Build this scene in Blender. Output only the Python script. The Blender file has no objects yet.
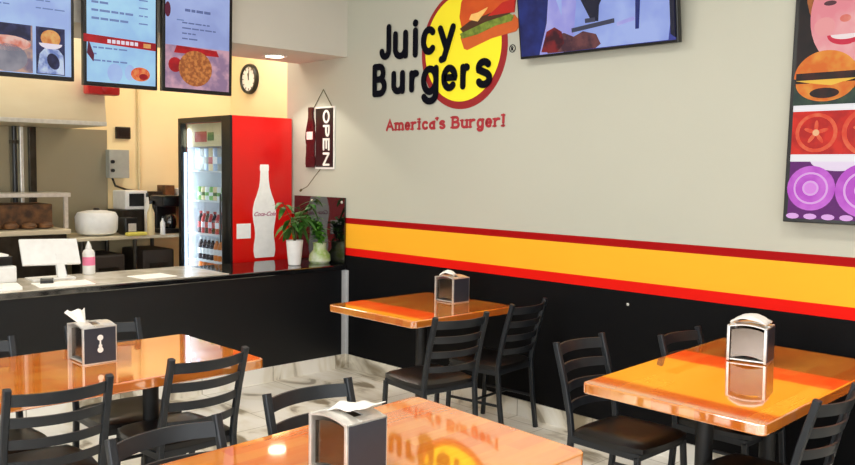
import bpy, bmesh, math, random
from mathutils import Vector, Matrix
random.seed(7)
PI = math.pi
scene = bpy.context.scene
C = scene.collection
R = math.radians

# ------------------------------------------------------------------ materials
def s2l(c):
    return tuple(((v / 255) / 12.92 if v / 255 <= .04045 else ((v / 255 + .055) / 1.055) ** 2.4) for v in c)

def base_mat(name):
    m = bpy.data.materials.new(name); m.use_nodes = True
    return m, m.node_tree.nodes, m.node_tree.links, m.node_tree.nodes['Principled BSDF']

def mat(name, rgb, rough=.5, metal=0, coat=0, ior=1.5, spec=.5, emit=None, estr=0, noise=None, nscale=20, bump=0, aniso=None):
    m, n, l, p = base_mat(name)
    c = s2l(rgb) + (1,)
    p.inputs['Base Color'].default_value = c
    p.inputs['Roughness'].default_value = rough
    p.inputs['Metallic'].default_value = metal
    p.inputs['IOR'].default_value = ior
    p.inputs['Coat Weight'].default_value = coat
    p.inputs['Specular IOR Level'].default_value = spec
    tc = n.new('ShaderNodeTexCoord')
    nz = n.new('ShaderNodeTexNoise'); nz.inputs['Scale'].default_value = nscale
    nz.inputs['Detail'].default_value = 4
    if aniso:
        mp = n.new('ShaderNodeMapping'); mp.inputs['Scale'].default_value = aniso
        l.new(tc.outputs['Object'], mp.inputs['Vector']); l.new(mp.outputs['Vector'], nz.inputs['Vector'])
    else:
        l.new(tc.outputs['Object'], nz.inputs['Vector'])
    c2 = s2l(noise) + (1,) if noise else tuple(v * .93 for v in c[:3]) + (1,)
    cr = n.new('ShaderNodeValToRGB')
    cr.color_ramp.elements[0].position = .35; cr.color_ramp.elements[1].position = .68
    cr.color_ramp.elements[0].color = c2; cr.color_ramp.elements[1].color = c
    l.new(nz.outputs['Fac'], cr.inputs['Fac']); l.new(cr.outputs['Color'], p.inputs['Base Color'])
    if estr:
        p.inputs['Emission Strength'].default_value = estr
        if emit is None: l.new(cr.outputs['Color'], p.inputs['Emission Color'])
        else: p.inputs['Emission Color'].default_value = s2l(emit) + (1,)
    if bump:
        b = n.new('ShaderNodeBump'); b.inputs['Strength'].default_value = bump; b.inputs['Distance'].default_value = .01
        l.new(nz.outputs['Fac'], b.inputs['Height']); l.new(b.outputs['Normal'], p.inputs['Normal'])
    return m

SCR = 1.35
def scr(name, rgb, noise=None, nscale=12, k=None):        # picture on a lit screen
    m, n, l, p = base_mat(name)
    p.inputs['Base Color'].default_value = (.01, .01, .01, 1); p.inputs['Roughness'].default_value = .4; p.inputs['Specular IOR Level'].default_value = .2
    tc = n.new('ShaderNodeTexCoord'); nz = n.new('ShaderNodeTexNoise'); nz.inputs['Scale'].default_value = nscale
    nz.inputs['Detail'].default_value = 3
    l.new(tc.outputs['Object'], nz.inputs['Vector'])
    cr = n.new('ShaderNodeValToRGB'); cr.color_ramp.elements[0].position = .4; cr.color_ramp.elements[1].position = .62
    cr.color_ramp.elements[0].color = s2l(noise or rgb) + (1,); cr.color_ramp.elements[1].color = s2l(rgb) + (1,)
    l.new(nz.outputs['Fac'], cr.inputs['Fac']); l.new(cr.outputs['Color'], p.inputs['Emission Color'])
    p.inputs['Emission Strength'].default_value = k or SCR
    return m

M = {}
M['frame'] = mat('chair_black_metal', (30, 34, 39), .4, spec=.45)
M['vinyl'] = mat('black_vinyl', (24, 22, 21), .32, noise=(18, 17, 17), nscale=6)
M['iron'] = mat('black_cast_iron', (16, 16, 17), .5)
M['chrome'] = mat('brushed_chrome', (232, 230, 224), .3, .6, noise=(216, 214, 208), nscale=30)
M['plate'] = mat('faceplate_steel', (128, 118, 108), .2, 1)
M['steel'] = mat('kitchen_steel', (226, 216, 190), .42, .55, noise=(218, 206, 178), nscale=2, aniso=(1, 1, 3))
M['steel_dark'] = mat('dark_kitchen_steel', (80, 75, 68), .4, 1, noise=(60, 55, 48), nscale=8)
M['cover'] = mat('reflection_mottled_steel', (236, 232, 222), .2, .35, noise=(206, 198, 180), nscale=7)  # darker mottling painted in as dark reflections on the pale steel
M['sheet'] = mat('wall_sheet_steel', (160, 153, 130), .36, .6, noise=(160, 152, 128), nscale=1.5, aniso=(1, 1, 4))
M['dpanel'] = mat('dispenser_side_black', (50, 54, 64), .3)
M['blackplas'] = mat('black_plastic', (14, 14, 15), .3)
M['blackgloss'] = mat('black_gloss', (7, 8, 10), .06, 0, 1, ior=1.6)
M['countertop'] = mat('countertop_black_laminate', (16, 16, 18), .07, 0, 0, ior=2.6)
M['counterfront'] = mat('counter_front_charcoal', (13, 15, 19), .42, spec=.5, noise=(11, 13, 17), nscale=2)
M['napkin'] = mat('white_paper_napkin', (246, 243, 236), .9)
M['white'] = mat('white_plastic', (238, 238, 236), .4)
M['paper'] = mat('white_paper', (244, 243, 238), .85)
M['red'] = mat('fridge_red', (222, 14, 10), .3, 0, .2, noise=(214, 10, 8), nscale=3)
M['redplas'] = mat('red_plastic', (176, 18, 22), .4)
M['clear'] = None
M['green'] = mat('leaf_green', (66, 120, 36), .5, noise=(34, 84, 22), nscale=25)
M['green2'] = mat('bright_leaf_green', (96, 160, 46), .5, noise=(52, 112, 28), nscale=30)
M['soil'] = mat('soil', (50, 36, 26), .95)
M['stem'] = mat('plant_stem', (86, 80, 44), .7)
M['trim'] = mat('aluminium_corner_trim', (196, 198, 200), .4, .3)
M['sign_black'] = mat('sign_black', (22, 14, 18), .3)
M['sign_white'] = mat('sign_white', (240, 238, 232), .5)
M['cola'] = mat('cola_bottle_maroon', (74, 14, 20), .25, noise=(50, 8, 14), nscale=12)
M['pinkwhite'] = mat('label_pinkish_white', (248, 214, 214), .5)
M['decalwhite'] = mat('decal_white', (255, 255, 253), .5)
M['scriptred'] = mat('script_purple_red', (186, 110, 140), .5)
M['logoblack'] = mat('logo_black', (14, 15, 24), .8, spec=.05)
M['logored'] = mat('logo_dark_red', (150, 24, 28), .6)
M['logoyellow'] = mat('logo_yellow', (252, 236, 40), .6, noise=(250, 232, 34), nscale=3)
M['bun'] = mat('logo_bun', (208, 84, 14), .6, noise=(196, 70, 10), nscale=9)
M['bunlow'] = mat('logo_bun_lower', (204, 92, 28), .6)
M['tomato'] = mat('logo_tomato', (190, 28, 10), .6)
M['lettuce'] = mat('logo_lettuce', (130, 150, 50), .6, noise=(90, 110, 30), nscale=30)
M['patty'] = mat('logo_patty', (74, 40, 14), .6)
M['cheese'] = mat('logo_cheese', (246, 196, 110), .6)
M['tagred'] = mat('tagline_red', (170, 40, 50), .6)
M['grey'] = mat('electrical_grey', (160, 164, 158), .5)
M['cream'] = mat('cream_paint', (224, 206, 160), .6)
M['ceil'] = mat('ceiling_white', (226, 224, 216), .9)
M['soffit'] = mat('soffit_paint', (205, 201, 190), .85, noise=(202, 198, 187), nscale=2)
M['kwall'] = mat('kitchen_cream_wall', (240, 222, 176), .7, noise=(236, 216, 168), nscale=1.5)
M['roomwall'] = mat('plain_room_wall', (206, 202, 194), .85)
M['brown'] = mat('baked_brown', (126, 84, 46), .6, noise=(66, 42, 24), nscale=14, bump=.3)
M['amber'] = mat('orange_drink', (232, 132, 40), .3)
M['water'] = mat('pale_blue_bottle', (150, 176, 206), .3)
M['darkcola'] = mat('dark_cola_drink', (44, 22, 24), .2)
M['limegr'] = mat('lime_drink', (120, 180, 90), .3)
M['redcan'] = mat('red_can', (190, 40, 36), .3)
M['fridgewhite'] = mat('fridge_interior_white', (236, 240, 242), .4)
M['pink'] = mat('pink_label', (240, 130, 170), .5)
M['yellow'] = mat('yellow_cloth', (220, 206, 90), .7)
M['lampglow'] = mat('lamp_glow', (255, 246, 224), .5, emit=(255, 240, 210), estr=14)
M['panelglow'] = mat('ceiling_panel_glow', (255, 252, 246), .5, emit=(255, 250, 240), estr=4)

def glass(name, alpha=.12, tint=(.9, .95, 1, 1)):
    m, n, l, p = base_mat(name)
    out = n['Material Output']; n.remove(p)
    t = n.new('ShaderNodeBsdfTransparent'); g = n.new('ShaderNodeBsdfGlossy'); mx = n.new('ShaderNodeMixShader')
    t.inputs['Color'].default_value = tint
    g.inputs['Roughness'].default_value = .03; mx.inputs['Fac'].default_value = alpha
    l.new(t.outputs[0], mx.inputs[1]); l.new(g.outputs[0], mx.inputs[2]); l.new(mx.outputs[0], out.inputs['Surface'])
    return m
M['glass'] = glass('door_glass', .08)

def wood():
    m, n, l, p = base_mat('butcher_block_wood')
    tc = n.new('ShaderNodeTexCoord')
    sep = n.new('ShaderNodeSeparateXYZ'); l.new(tc.outputs['Object'], sep.inputs[0])
    # staves along Y, 0.055 wide, broken up along their length
    def math_(op, a, b=None):
        k = n.new('ShaderNodeMath'); k.operation = op
        for i, v in enumerate((a, b)):
            if v is None: continue
            if isinstance(v, (int, float)): k.inputs[i].default_value = v
            else: l.new(v, k.inputs[i])
        return k.outputs[0]
    row = math_('FLOOR', math_('DIVIDE', sep.outputs['X'], .062))
    off = math_('MULTIPLY', row, .37)
    col = math_('FLOOR', math_('ADD', math_('DIVIDE', sep.outputs['Y'], .42), off))
    cb = n.new('ShaderNodeCombineXYZ'); l.new(row, cb.inputs[0]); l.new(col, cb.inputs[1])
    wn = n.new('ShaderNodeTexWhiteNoise'); l.new(cb.outputs[0], wn.inputs['Vector'])
    mp = n.new('ShaderNodeMapping'); mp.inputs['Scale'].default_value = (30, 2.2, 30)
    l.new(tc.outputs['Object'], mp.inputs['Vector'])
    nz = n.new('ShaderNodeTexNoise'); nz.inputs['Scale'].default_value = 2; nz.inputs['Detail'].default_value = 6
    l.new(mp.outputs['Vector'], nz.inputs['Vector'])
    fac = math_('ADD', math_('MULTIPLY', wn.outputs['Value'], .6), math_('MULTIPLY', nz.outputs['Fac'], .5))
    cr = n.new('ShaderNodeValToRGB')
    cr.color_ramp.elements[0].position = .1; cr.color_ramp.elements[0].color = s2l((240, 112, 20)) + (1,)
    cr.color_ramp.elements[1].position = .9; cr.color_ramp.elements[1].color = s2l((255, 166, 62)) + (1,)
    l.new(fac, cr.inputs['Fac']); l.new(cr.outputs['Color'], p.inputs['Base Color'])
    p.inputs['Roughness'].default_value = .06; p.inputs['IOR'].default_value = 2.1
    p.inputs['Coat Weight'].default_value = 1; p.inputs['Coat Roughness'].default_value = .04
    p.inputs['Coat IOR'].default_value = 3.9
    return m
M['wood'] = wood()

def marble(name):
    m, n, l, p = base_mat(name)
    tc = n.new('ShaderNodeTexCoord')
    n1 = n.new('ShaderNodeTexNoise'); n1.inputs['Scale'].default_value = 1.6; n1.inputs['Detail'].default_value = 8
    n1.inputs['Distortion'].default_value = 1.2
    mp = n.new('ShaderNodeMapping'); mp.inputs['Rotation'].default_value = (0, 0, .7); mp.inputs['Scale'].default_value = (1, 2.2, 1)
    l.new(tc.outputs['Object'], mp.inputs['Vector']); l.new(mp.outputs['Vector'], n1.inputs['Vector'])
    cr = n.new('ShaderNodeValToRGB'); e = cr.color_ramp.elements
    e[0].position = .37; e[0].color = s2l((150, 138, 116)) + (1,)
    e[1].position = .56; e[1].color = s2l((250, 247, 238)) + (1,)
    k = e.new(.45); k.color = s2l((236, 230, 214)) + (1,)
    l.new(n1.outputs['Fac'], cr.inputs['Fac'])
    br = n.new('ShaderNodeTexBrick'); br.offset = .5
    br.inputs['Scale'].default_value = 1; br.inputs['Brick Width'].default_value = .6; br.inputs['Row Height'].default_value = .6
    br.inputs['Mortar Size'].default_value = .004
    br.inputs['Color1'].default_value = (1, 1, 1, 1); br.inputs['Color2'].default_value = (.95, .95, .95, 1)
    br.inputs['Mortar'].default_value = (.55, .53, .48, 1)
    l.new(tc.outputs['Object'], br.inputs['Vector'])
    mx = n.new('ShaderNodeMix'); mx.data_type = 'RGBA'; mx.blend_type = 'MULTIPLY'; mx.inputs[0].default_value = 1
    l.new(cr.outputs['Color'], mx.inputs[6]); l.new(br.outputs['Color'], mx.inputs[7])
    l.new(mx.outputs[2], p.inputs['Base Color']); p.inputs['Roughness'].default_value = .28
    return m
M['marble'] = marble('marble_floor_tile')

def striped_wall():
    m, n, l, p = base_mat('striped_wall_paint')
    tc = n.new('ShaderNodeTexCoord'); sep = n.new('ShaderNodeSeparateXYZ'); l.new(tc.outputs['Object'], sep.inputs[0])
    mr = n.new('ShaderNodeMath'); mr.operation = 'DIVIDE'; mr.inputs[1].default_value = 2.0
    l.new(sep.outputs['Z'], mr.inputs[0])
    cr = n.new('ShaderNodeValToRGB'); cr.color_ramp.interpolation = 'CONSTANT'; e = cr.color_ramp.elements
    e[0].position = 0; e[0].color = s2l((10, 10, 12)) + (1,)
    e[1].position = .916 / 2; e[1].color = s2l((226, 22, 10)) + (1,)
    for z, c in ((.978, (250, 178, 44)), (1.173, (160, 8, 10)), (1.226, (186, 186, 172))):
        k = e.new(z / 2); k.color = s2l(c) + (1,)
    l.new(mr.outputs[0], cr.inputs['Fac'])
    nz = n.new('ShaderNodeTexNoise'); nz.inputs['Scale'].default_value = 1.2
    l.new(tc.outputs['Object'], nz.inputs['Vector'])
    ml = n.new('ShaderNodeMapRange'); ml.inputs[3].default_value = .96; ml.inputs[4].default_value = 1.04
    l.new(nz.outputs['Fac'], ml.inputs[0])
    mx = n.new('ShaderNodeMix'); mx.data_type = 'RGBA'; mx.blend_type = 'MULTIPLY'; mx.inputs[0].default_value = 1
    l.new(cr.outputs['Color'], mx.inputs[6]); l.new(ml.outputs[0], mx.inputs[7])
    l.new(mx.outputs[2], p.inputs['Base Color']); p.inputs['Roughness'].default_value = .6; p.inputs['Specular IOR Level'].default_value = .12
    return m
M['stripes'] = striped_wall()

# ------------------------------------------------------------------ mesh helpers
class MB:
    def __init__(s): s.bm = bmesh.new(); s.mats = []; s.cur = 0
    def use(s, m):
        if m not in s.mats: s.mats.append(m)
        s.cur = s.mats.index(m); return s
    def _f(s, vs):
        try: f = s.bm.faces.new(vs); f.material_index = s.cur; return f
        except ValueError: return None
    def box(s, x0, x1, y0, y1, z0, z1, bev=0, mtx=None, seg=2):
        t = bmesh.new(); bmesh.ops.create_cube(t, size=1)
        for v in t.verts:
            v.co = Vector(((x0 + x1) / 2 + v.co.x * (x1 - x0), (y0 + y1) / 2 + v.co.y * (y1 - y0), (z0 + z1) / 2 + v.co.z * (z1 - z0)))
        if bev: bmesh.ops.bevel(t, geom=list(t.edges), offset=bev, segments=seg, affect='EDGES', profile=.6)
        return s.merge(t, mtx)
    def merge(s, t, mtx=None):
        mp = {}
        for v in t.verts: mp[v] = s.bm.verts.new(mtx @ v.co if mtx else v.co)
        for f in t.faces: s._f([mp[v] for v in f.verts])
        t.free(); return s
    def tube(s, pts, r, seg=10, square=False, ry=None, cap=True):
        pts = [Vector(p) for p in pts]; rings = []
        up0 = Vector((1, 0, 0)) if abs((pts[-1] - pts[0]).normalized().x) < .8 else Vector((0, 0, 1))
        for i, p in enumerate(pts):
            d = (pts[min(i + 1, len(pts) - 1)] - pts[max(i - 1, 0)]).normalized()
            a = (up0 - d * up0.dot(d)).normalized(); b = d.cross(a)
            rr = r[i] if isinstance(r, (list, tuple)) else r
            ring = []
            if square:
                h = ry or rr
                for sx, sy in ((1, .7), (.7, 1), (-.7, 1), (-1, .7), (-1, -.7), (-.7, -1), (.7, -1), (1, -.7)):
                    ring.append(s.bm.verts.new(p + a * rr * sx + b * h * sy))
            else:
                for k in range(seg):
                    t = 2 * PI * k / seg; ring.append(s.bm.verts.new(p + a * rr * math.cos(t) + b * rr * math.sin(t)))
            rings.append(ring)
        for A, B in zip(rings, rings[1:]):
            for k in range(len(A)): s._f([A[k], A[(k + 1) % len(A)], B[(k + 1) % len(A)], B[k]])
        if cap: s._f(rings[0][::-1]); s._f(rings[-1])
        return s
    def lathe(s, prof, c=(0, 0, 0), seg=20, mtx=None, loop=False):
        rings = []
        for r, z in prof:
            ring = []
            for k in range(seg):
                t = 2 * PI * k / seg; co = Vector((c[0] + r * math.cos(t), c[1] + r * math.sin(t), c[2] + z))
                ring.append(s.bm.verts.new(mtx @ co if mtx else co))
            rings.append(ring)
        for A, B in zip(rings, rings[1:] + ([rings[0]] if loop else [])):
            for k in range(seg): s._f([A[k], A[(k + 1) % seg], B[(k + 1) % seg], B[k]])
        if not loop: s._f(rings[0][::-1]); s._f(rings[-1])
        return s
    def prism(s, poly, f0, f1):          # poly of 2-D points; f0, f1 map (a, b) to 3-D for both faces
        A = [s.bm.verts.new(f0(*p)) for p in poly]; B = [s.bm.verts.new(f1(*p)) for p in poly]
        s._f(A); s._f(B[::-1])
        for k in range(len(A)): s._f([A[k], B[k], B[(k + 1) % len(A)], A[(k + 1) % len(A)]])
        return s
    def flat(s, poly, lay=1, t=.0012):     # a picture shape lying on the local plane y = 0, facing -y
        return s.prism(poly, lambda a, b: Vector((a, -lay * t, b)), lambda a, b: Vector((a, 0, b)))
    def wallprism(s, poly, y0, y1):
        return s.prism(poly, lambda a, b: Vector((a, y0, b)), lambda a, b: Vector((a, y1, b)))
    def build(s, name, m=None, parent=None, smooth=False, recalc=True):
        if recalc: bmesh.ops.recalc_face_normals(s.bm, faces=list(s.bm.faces))
        me = bpy.data.meshes.new(name); s.bm.to_mesh(me); s.bm.free()
        for q in (s.mats or [m]): me.materials.append(q)
        if smooth:
            for f in me.polygons: f.use_smooth = True
            try: me.set_sharp_from_angle(angle=R(38))
            except Exception: pass
        o = bpy.data.objects.new(name, me); C.objects.link(o)
        if parent: o.parent = parent
        return o

def ell(cx, cz, rx, rz, n=28, a0=0, a1=2 * PI, rot=0):
    out = []
    full = abs(a1 - a0 - 2 * PI) < 1e-6
    for k in range(n + (0 if full else 1)):
        t = a0 + (a1 - a0) * k / n; x = rx * math.cos(t); z = rz * math.sin(t)
        out.append((cx + x * math.cos(rot) - z * math.sin(rot), cz + x * math.sin(rot) + z * math.cos(rot)))
    return out
def rect(x0, z0, x1, z1): return [(x0, z0), (x1, z0), (x1, z1), (x0, z1)]

def tag(o, label, cat, group=None, kind=None):
    o['label'] = label; o['category'] = cat
    if group: o['group'] = group
    if kind: o['kind'] = kind
    return o
def thing(name, loc, rz, label, cat, group=None):
    o = bpy.data.objects.new(name, None); C.objects.link(o)
    o.location = loc; o.rotation_euler = (0, 0, rz); o.empty_display_size = .1
    return tag(o, label, cat, group)
def struct(name, mb, m=None):
    o = mb.build(name, m); o['kind'] = 'structure'; return o
def copy_tree(o, parent=None, skip=None):
    c = o.copy(); C.objects.link(c)
    if parent: c.parent = parent
    for ch in list(o.children):
        if not (skip and ch.name.startswith(skip)): copy_tree(ch, c, skip)
    return c

# ------------------------------------------------------------------ stroke lettering
def arc(cx, cy, rx, ry, a0, a1, n=14):
    return [(cx + rx * math.cos(R(a0 + (a1 - a0) * k / n)), cy + ry * math.sin(R(a0 + (a1 - a0) * k / n))) for k in range(n + 1)]
G = {
 'J': [[(.5, 1.4), (.5, .35)] + arc(.25, .3, .25, .3, 0, -170)],
 'u': [[(0, 1), (0, .4)] + arc(.35, .35, .35, .35, 180, 350), [(.7, 1), (.7, 0)]],
 'i': [[(0, 1), (0, 0)], [(0, 1.36), (0, 1.4)]],
 'c': [arc(.38, .5, .38, .5, 48, 312, 20)],
 'y': [[(0, 1), (.36, .05)], [(.72, 1), (.22, -.4), (.08, -.45)]],
 'B': [[(0, 0), (0, 1.4)], [(0, 1.4)] + arc(.38, 1.07, .3, .33, 90, -90) + [(0, .74)], [(0, .74)] + arc(.42, .37, .36, .37, 90, -90) + [(0, 0)]],
 'r': [[(0, 1), (0, 0)], arc(.42, .5, .42, .5, 170, 75)],
 'g': [arc(.36, .5, .36, .5, 0, 360, 24), [(.72, 1), (.72, -.05)] + arc(.36, -.08, .36, .34, 0, -155)],
 'e': [[(.02, .52), (.72, .52)] + arc(.37, .5, .37, .5, 8, 312, 24)],
 's': [arc(.3, .75, .27, .25, 35, 200) + arc(.3, .26, .29, .26, 60, -150)],
 'a': [arc(.34, .42, .34, .42, 0, 360, 22), [(.68, 1), (.68, 0)]],
 'm': [[(0, 1), (0, 0)], arc(.3, .62, .3, .38, 180, 0) + [(.6, 0)], arc(.9, .62, .3, .38, 180, 0) + [(1.2, 0)]],
 'A': [[(0, 0), (.5, 1.4), (1, 0)], [(.2, .5), (.8, .5)]],
 "'": [[(0, 1.4), (0, 1.1)]],
 '!': [[(0, 1.4), (0, .42)], [(0, .04), (0, 0)]],
 'O': [arc(.45, .7, .45, .7, 0, 360, 28)],
 'P': [[(0, 0), (0, 1.4)], [(0, 1.4)] + arc(.4, 1.02, .38, .38, 90, -90) + [(0, .64)]],
 'E': [[(.75, 1.4), (0, 1.4), (0, 0), (.75, 0)], [(0, .72), (.62, .72)]],
 'N': [[(0, 0), (0, 1.4)], [(0, 1.4), (.8, 0)], [(.8, 0), (.8, 1.4)]],
}
def ribbon(mb, pts, w, y0, y1, round_=True):
    P = [Vector(p) for p in pts]
    P = [p for i, p in enumerate(P) if i == 0 or (p - P[i - 1]).length > 1e-5]
    closed = (P[0] - P[-1]).length < 1e-4
    if closed: P = P[:-1]
    n = len(P); L = []; Rr = []
    for i in range(n):
        a = P[(i - 1) % n] if (closed or i) else P[0]; b = P[(i + 1) % n] if (closed or i < n - 1) else P[-1]
        d1 = (P[i] - a); d2 = (b - P[i])
        if d1.length < 1e-6: d1 = d2
        if d2.length < 1e-6: d2 = d1
        d1.normalize(); d2.normalize(); d = (d1 + d2)
        d = d1 if d.length < .3 else d.normalized()
        nn = Vector((-d.y, d.x)); k = min(1.6, 1 / max(.4, abs(nn.dot(Vector((-d1.y, d1.x))))))
        L.append(P[i] + nn * w / 2 * k); Rr.append(P[i] - nn * w / 2 * k)
    def V(p, y): return mb.bm.verts.new((p[0], y, p[1]))
    Lf = [V(p, y0) for p in L]; Rf = [V(p, y0) for p in Rr]; Lb = [V(p, y1) for p in L]; Rb = [V(p, y1) for p in Rr]
    for i in range(n if closed else n - 1):
        j = (i + 1) % n
        mb._f([Lf[i], Lf[j], Rf[j], Rf[i]]); mb._f([Lf[i], Lb[i], Lb[j], Lf[j]]); mb._f([Rf[i], Rf[j], Rb[j], Rb[i]])
    if round_ and not closed:
        for p in (P[0], P[-1]):
            mb.wallprism(ell(p[0], p[1], w / 2, w / 2, 14), y0 + .0002, y1)
def glyph(mb, ch, x0, z0, x1, z1, w, y=-.004, ht=None, slant=0, turn=None, serif=False):
    st = G[ch]; xs = [p[0] for s_ in st for p in s_]; zs = [p[1] for s_ in st for p in s_]
    a0, a1, b0, b1 = min(xs), max(xs), min(zs), max(zs)
    X0, X1, Z0, Z1 = x0 + w / 2, x1 - w / 2, z0 + w / 2, z1 - w / 2
    def mp(p):
        u = (p[0] - a0) / (a1 - a0) if a1 - a0 > 1e-6 else .5
        v = (p[1] - b0) / (b1 - b0) if b1 - b0 > 1e-6 else .5
        if turn: return (X0 + v * (X1 - X0), Z1 - u * (Z1 - Z0))       # turned a quarter clockwise
        return (X0 + u * (X1 - X0), Z0 + v * (Z1 - Z0))
    for k, s_ in enumerate(st):
        ribbon(mb, [mp(p) for p in s_], w, y - .0004 * k, y + .004)
        if serif:
            for p, q in ((s_[0], s_[1]), (s_[-1], s_[-2])):
                if abs(p[0] - q[0]) < .36 and p[1] in (0, 1, 1.4):
                    c = mp(p); ribbon(mb, [(c[0] - w * 1.0, c[1]), (c[0] + w * 1.0, c[1])], w * .6, y - .0016 - .0003 * k, y + .004, False)

# ------------------------------------------------------------------ the setting
D = 4.31; E = -5.45; WX = -6.29; KX = -7.75; CZ = 3.25; XR = 2.6; YF = -3.2; YK = 4.62
def plane_box(*a): return MB().box(*a)
struct('floor', plane_box(KX - .15, XR + .15, YF - .15, YK + .15, -.1, 0), M['marble'])
struct('ceiling', plane_box(KX - .15, XR + .15, YF - .15, YK + .15, CZ, CZ + .1), M['ceil'])
struct('wall_back', plane_box(WX, XR, D, D + .15, 0, CZ), M['stripes'])
struct('wall_left', plane_box(KX - .15, KX, YF - .15, YK + .15, 0, CZ), M['kwall'])
struct('wall_alcove', plane_box(KX, WX + .15, YK, YK + .15, 0, CZ), M['kwall'])
struct('wall_alcove_side', plane_box(WX, WX + .15, D + .15, YK, 0, CZ), M['kwall'])
def holed_wall(name, horiz, pos, a0, a1, wins, z0, z1):
    w = MB()
    def b(p, q, zz0, zz1):
        if horiz: w.box(p, q, pos, pos + .15, zz0, zz1)
        else: w.box(pos, pos + .15, p, q, zz0, zz1)
    b(a0, a1, 0, z0); b(a0, a1, z1, CZ); p = a0
    for u, v in wins: b(p, u, z0, z1); p = v
    b(p, a1, z0, z1)
    struct(name, w, M['roomwall'])
winsF = [(-4.6, -2.5), (-2.2, -.1), (.2, 2.2)]
winsR = [(-2.6, -.5), (-.2, 1.9)]
holed_wall('wall_front', True, YF - .15, KX, XR, winsF, .5, 2.6)
holed_wall('wall_right', False, XR, YF - .15, D + .15, winsR, .5, 2.6)
k = 0
for u, v in winsF:
    k += 1; w = MB()
    for a, b in ((u, u + .05), (v - .05, v), ((u + v) / 2 - .02, (u + v) / 2 + .02)): w.box(a, b, YF - .11, YF - .05, .5, 2.6)
    w.box(u, v, YF - .11, YF - .05, .5, .55); w.box(u, v, YF - .11, YF - .05, 2.55, 2.6)
    struct('window_%d' % k, w, M['trim'])
for u, v in winsR:
    k += 1; w = MB()
    for a, b in ((u, u + .05), (v - .05, v), ((u + v) / 2 - .02, (u + v) / 2 + .02)): w.box(XR + .05, XR + .11, a, b, .5, 2.6)
    w.box(XR + .05, XR + .11, u, v, .5, .55); w.box(XR + .05, XR + .11, u, v, 2.55, 2.6)
    struct('window_%d' % k, w, M['trim'])
struct('baseboard_back', plane_box(E, XR, D - .012, D, 0, .11), M['marble'])
struct('baseboard_left', plane_box(E, E + .012, -1.2, D - .012, 0, .11), M['marble'])
# soffit above the counter (drop beam with a recessed lamp)
struct('trim_1', plane_box(-6.12, E, YF, D, 2.515, CZ), M['soffit'])
struct('trim_2', MB().box(E, E + .004, D - .045, D - .001, .11, .8).box(E, E + .036, D - .006, D - .001, .11, .8), M['trim'])

# service counter
t = thing('service_counter', (0, 0, 0), 0, 'long charcoal service counter with a glossy black top below the menu screens', 'counter')
MB().box(-6.0, E, -1.2, D - .002, 0, .805).build('front_panel', M['counterfront'], t)
MB().box(-6.07, E + .018, -1.22, D - .002, .806, .846, .006).build('countertop', M['countertop'], t)

MB().box(-6.068, E + .017, -1.2, 3.22, .8462, .853, .002).build('steel_cover', M['cover'], t)

t = thing('recessed_lamp', (-5.84, 3.88, 2.515), 0, 'small lit recessed downlight in the underside of the soffit by the clock', 'lamp')
MB().lathe([(.1, -.006), (.1, -.001), (.075, -.001), (.075, -.006)], seg=28).build('rim', M['white'], t)
MB().lathe([(.072, -.008), (.072, -.002)], seg=28).build('diffuser', M['lampglow'], t)

# glossy black splash panel on the wall over the counter end
t = thing('splash_panel', (0, 0, 0), 0, 'glossy black splash panel fixed to the wall behind the two plants', 'panel')
MB().box(-6.16, E - .002, D - .016, D - .001, .848, 1.388, .003).build('sheet', M['blackgloss'], t)
for x in (-5.49, -5.9):
    MB().lathe([(.012, 0), (.012, .004), (.006, .007)], seg=12, mtx=Matrix.Translation((x, D - .016, 1.35)) @ Matrix.Rotation(R(90), 4, 'X')).build('screw', M['chrome'], t)

# ------------------------------------------------------------------ tables
def make_table(x0, x1, y0, y1, label, cols, tilt=0, about=(0, 0), az=90):
    cx, cy = (x0 + x1) / 2, (y0 + y1) / 2; hx, hy = (x1 - x0) / 2, (y1 - y0) / 2
    t = thing('dining_table', (cx, cy, 0), 0, label, 'table', 'butcher block dining tables')
    tb = bmesh.new(); bmesh.ops.create_cube(tb, size=1)
    for v in tb.verts: v.co = Vector((v.co.x * 2 * hx, v.co.y * 2 * hy, .7275 + v.co.z * .045))
    ve = [e for e in tb.edges if abs(e.verts[0].co.z - e.verts[1].co.z) > .01]
    bmesh.ops.bevel(tb, geom=ve, offset=.03, segments=5, affect='EDGES', profile=.5)
    he = [e for e in tb.edges if abs(e.verts[0].co.z - e.verts[1].co.z) < .001 and len(e.link_faces) == 2 and abs(e.link_faces[0].normal.dot(e.link_faces[1].normal)) < .3]
    bmesh.ops.bevel(tb, geom=he, offset=.006, segments=3, affect='EDGES', profile=.5)
    mt = Matrix.Identity(4)
    if tilt:      # the top sits slightly out of level: the side towards azimuth az is higher
        pv = Vector((about[0] - cx, about[1] - cy, .75)); ax = Vector((math.sin(R(az)), -math.cos(R(az)), 0))
        mt = Matrix.Translation(pv) @ Matrix.Rotation(R(tilt), 4, ax) @ Matrix.Translation(-pv)
    MB().merge(tb, mt).build('tabletop', M['wood'], t)
    for c in cols:
        MB().tube([(0, c, .04), (0, c, .69)], .036, 18).box(-.12, .12, c - .12, c + .12, .69, .7045, .004).build('column', M['iron'], t, smooth=True)
        b = MB()
        for a in range(4):
            mt = Matrix.Translation((0, c, 0)) @ Matrix.Rotation(a * PI / 2, 4, 'Z')
            L = .27
            b.prism([(0, 0), (L, 0), (L + .01, .02), (L, .028), (.05, .055), (0, .06)],
                    lambda u, v, mt=mt: mt @ Vector((u, -.028 + .012 * (u > .2), v + .006)), lambda u, v, mt=mt: mt @ Vector((u, .028 - .012 * (u > .2), v + .006)))
            b.lathe([(.02, 0), (.02, .01)], (0, 0, 0), 10, mt @ Matrix.Translation((L - .02, 0, 0)))
        b.build('base', M['iron'], t)
    return t
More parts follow.
